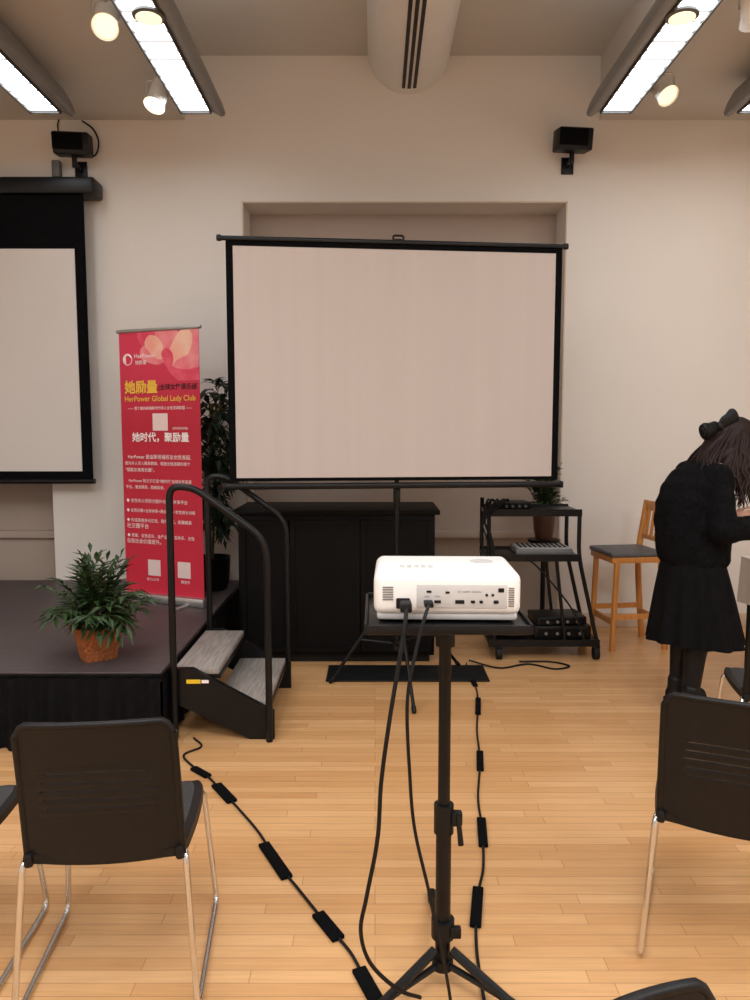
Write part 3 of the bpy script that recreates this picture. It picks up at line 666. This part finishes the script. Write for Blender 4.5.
# ------------------------------------------------------------- person
f=thing('person','standing woman in black cardigan, skirt and hair bow, head bowed','person',(1.725,4.03,0),math.radians(4))
HM=Matrix.Translation((.215,0,1.462))@Matrix.Rotation(math.radians(30),4,'Y')
def hp(x,y,z): return HM@Vector((x,y,z))
b=MB()
for s_ in (-1,1):
    b.cap((0,s_*.085,.86),(.03,s_*.08,.46),.085,.052); b.cap((.03,s_*.08,.46),(-.005,s_*.08,.33),.052,.053); b.cap((-.005,s_*.08,.33),(-.02,s_*.08,.09),.053,.034); b.cap((-.035,s_*.085,.045),(.12,s_*.095,.028),.034,.025)
    b.cap((.06,s_*.165,1.30),(.045,s_*.235,1.03),.048,.038); b.cap((.045,s_*.235,1.03),(.275,s_*.12,1.055),.038,.024)
    w=Vector((.28,s_*.118,1.055)); b.ell(w+Vector((.045,-s_*.008,-.004)),(.046,.018,.036),rot=(0,.15,-s_*.15))
    for k,(dz,l) in enumerate(((.027,.040),(.009,.046),(-.009,.042),(-.026,.033))):
        p=w+Vector((.083,-s_*.012,dz)); q=p+Vector((l*.85,-s_*l*.35,-.004)); r_=q+Vector((l*.35,-s_*l*.62,-.006)); b.cap(p,q,.0085,.008); b.cap(q,r_,.008,.007)
    p=w+Vector((.03,-s_*.014,.032)); q=p+Vector((.03,-s_*.022,.016)); b.cap(p,q,.0105,.009); b.cap(q,q+Vector((.026,-s_*.012,.0)),.009,.008)
b.ell((0,0,.9),(.12,.16,.12)); b.ell((0,0,1.03),(.10,.13,.15)); b.ell((.03,0,1.19),(.115,.155,.17)); b.cap((.05,-.14,1.31),(.05,.14,1.31),.05,.05)
b.cap((.07,0,1.33),(.165,0,1.41),.056,.05)
b.ell((0,0,.012),(.098,.076,.108),Mx=HM); b.ell((.03,0,-.045),(.066,.058,.07),Mx=HM); b.ell((.058,0,-.095),(.03,.03,.022),Mx=HM)
b.cap(hp(.088,0,.015),hp(.108,0,-.028),.009,.013); b.ell((.088,0,-.062),(.014,.024,.010),Mx=HM); b.ell((.082,0,.03),(.014,.05,.010),Mx=HM)
for s_ in (-1,1): b.ell((0,s_*.077,-.01),(.018,.010,.030),Mx=HM)
b=fuse(b,.0062,4); b.obj('body',M['skin'],f,sharp=180,label='bare face and hands')
for s_ in (-1,1):
    m=MB(); m.ell((.083,s_*.031,.006),(.012,.013,.012),Mx=HM,mi=0); m.ell((.092,s_*.031,.006),(.005,.006,.006),Mx=HM,mi=1); m.obj('eye',[M['eyew'],M['iris']],f)
m=MB(); m.ell((.099,0,-.059),(.006,.020,.004),Mx=HM); m.ell((.098,0,-.066),(.006,.017,.0045),Mx=HM); m.obj('lips',M['lips'],f)
b=MB()
for s_ in (-1,1):
    b.cap((0,s_*.085,.84),(.03,s_*.08,.46),.09,.058); b.cap((.03,s_*.08,.46),(-.005,s_*.08,.33),.058,.059); b.cap((-.005,s_*.08,.33),(-.02,s_*.08,.09),.059,.041)
fuse(b,.009,4).obj('tights',M['satin'],f,sharp=180,label='black tights')
for s_ in (-1,1):
    b=MB(); b.cap((-.035,s_*.085,.05),(.12,s_*.095,.040),.046,.038); b.cap((-.02,s_*.082,.07),(-.02,s_*.081,.13),.05,.05); b.box((.045,s_*.09,.014),(.25,.08,.026),bev=.01)
    fuse(b,.007,5).obj('shoe',M['satin'],f,sharp=180,label='black ankle shoe')
# cardigan
b=MB()
lv=[(.80,.01,.160,.175),(.83,.01,.182,.185),(.92,0,.192,.190),(1.03,-.01,.195,.195),(1.14,-.01,.188,.198),(1.24,.005,.165,.198),(1.31,.025,.125,.175),(1.355,.055,.085,.10),(1.375,.07,.07,.075)]
t=bmesh.new(); R=[]
for z,cx,rx,ry in lv: R.append([t.verts.new((cx+rx*math.cos(2*math.pi*k/40)*(1+.02*math.sin(5*k)),ry*math.sin(2*math.pi*k/40),z)) for k in range(40)])
for i in range(len(R)-1):
    for k in range(40): t.faces.new((R[i][k],R[i][(k+1)%40],R[i+1][(k+1)%40],R[i+1][k]))
t.faces.new(list(reversed(R[0]))); t.faces.new(R[-1]); b.merge(t)
for s_ in (-1,1):
    b.cap((.04,s_*.155,1.29),(.035,s_*.235,1.02),.074,.070); b.cap((.035,s_*.235,1.02),(.18,s_*.175,1.02),.074,.066); b.cap((.18,s_*.175,1.02),(.245,s_*.135,1.045),.066,.044)
b=fuse(b,.010,6)
for v in b.bm.verts:
    p=v.co; v.co+=v.normal*(.004*math.sin(p.x*38+p.z*17+2*math.sin(p.z*11))*math.sin(p.z*29+p.y*21)+.0012*math.sin(p.z*210+p.y*130)*math.sin(p.x*190))
b.obj('cardigan',M['knit'],f,sharp=180,label='soft black cardigan')
m=MB()
def skf(u,v):
    a=2*math.pi*u; v1=1-v; rx=.145+.105*v1**.8; ry=.17+.075*v1**.8; k=1+.05*v1*math.sin(a*13+.6*math.sin(a*3))
    return (.0+.03*v1+rx*k*math.cos(a),ry*k*math.sin(a),.385+.475*v+.012*math.sin(a*2)*v1)
m.grid(skf,156,12,wrap=True); m.obj('skirt',M['skirt'],f,sharp=80,label='flared black skirt')
# hair
b=MB(); b.ell((-.018,0,.030),(.108,.088,.106),Mx=HM); b.ell((-.045,0,-.02),(.085,.088,.095),Mx=HM); b.ell((.0,0,-.03),(.06,.09,.08),Mx=HM)
b.cap(hp(-.08,0,-.02),(.07,-.02,1.38),.075,.07); b.cap((.15,-.06,1.40),(.11,-.13,1.27),.055,.045); b.cap((.15,.06,1.40),(.11,.13,1.27),.055,.045)
b=fuse(b,.009,3)
for v in b.bm.verts:
    p=v.co; v.co+=v.normal*.0025*math.sin(p.y*260+p.x*60)
random.seed(5)
for k in range(200):
    a_=rnd(-1,1); side=-1 if a_<0 else 1; wv=rnd(.006,.014); ph=rnd(0,6)
    if k%3==0:
        s0=hp(-.05-rnd(0,.05),a_*.07,rnd(-.02,.05)); e=(rnd(-.10,.0),a_*.16,rnd(1.16,1.26)); mid=(rnd(.01,.08),a_*.12,rnd(1.37,1.41))
    else:
        s0=hp(.0+rnd(-.05,.05),side*.083,rnd(-.03,.05)); e=(rnd(.02,.22),side*rnd(.15,.22),rnd(1.12,1.22)); mid=(rnd(.10,.22),side*rnd(.11,.15),1.35)
    q=((mid[0]+e[0])/2+rnd(-.01,.01),(mid[1]+e[1])/2+side*.014,(mid[2]+e[2])/2)
    P=spline([s0,mid,q,e],5); P=[p+Vector((wv*math.sin(i*.9+ph),0,0))*(i/len(P)) for i,p in enumerate(P)]
    b.tube(P,[.007]*(len(P)-5)+[.006,.005,.004,.003,.0015],seg=5)
b.obj('hair',M['hair'],f,sharp=70,label='long loose dark brown hair')
# bow
m=MB(); B=Matrix.Translation((.095,-.045,1.550))@Euler((math.radians(15),math.radians(-25),math.radians(10))).to_matrix().to_4x4()
for s_ in (-1,1):
    def lobe(u,v,s_=s_):
        a=2*math.pi*v; r=.014+.034*math.sin(math.pi*min(1,u*.62+.08)); x=s_*.105*u; return B@Vector((x,.022*math.sin(a)*(.4+u),r*math.cos(a)*(1+.12*math.sin(u*9))+.012*u))
    m.grid(lobe,14,20); m.ell((s_*.105,0,.012),(.012,.025,.036),Mx=B)
    m.grid(lambda u,v,s_=s_:B@Vector((s_*(.01+.05*u)+(v-.5)*.035,.02+.006*math.sin(v*9+u*4),-.10*u)),8,4)
m.ell((0,-.002,0),(.020,.026,.024),Mx=B)
m.obj('hair_bow',M['satin'],f,sharp=60,label='large black satin bow')
# ------------------------------------------------------------- fill lights: unseen soft panels added overhead to brighten the room
for x,y in ((-2.9,-.5),(0,0.3),(2.9,-.5)):
    l=bpy.data.lights.new('added_fill_light','AREA'); l.shape='RECTANGLE'; l.size=1.6; l.size_y=1.6; l.energy=88; l.color=(.94,.97,1)
    o=bpy.data.objects.new('added_fill_light',l); COL.objects.link(o); o.location=(x,y,3.55 if x else 3.9)
w=bpy.data.worlds.new('world'); S.world=w; w.use_nodes=True; w.node_tree.nodes['Background'].inputs[0].default_value=(1,.96,.92,1); w.node_tree.nodes['Background'].inputs[1].default_value=.3
# ------------------------------------------------------------- camera
cd=bpy.data.cameras.new('camera'); cd.sensor_fit='VERTICAL'; cd.sensor_height=36; cd.lens=27; cd.clip_start=.02
co=bpy.data.objects.new('camera',cd); COL.objects.link(co); co.location=(0,0,1.53); co.rotation_euler=(math.radians(90-5.33),0,0)
S.camera=co
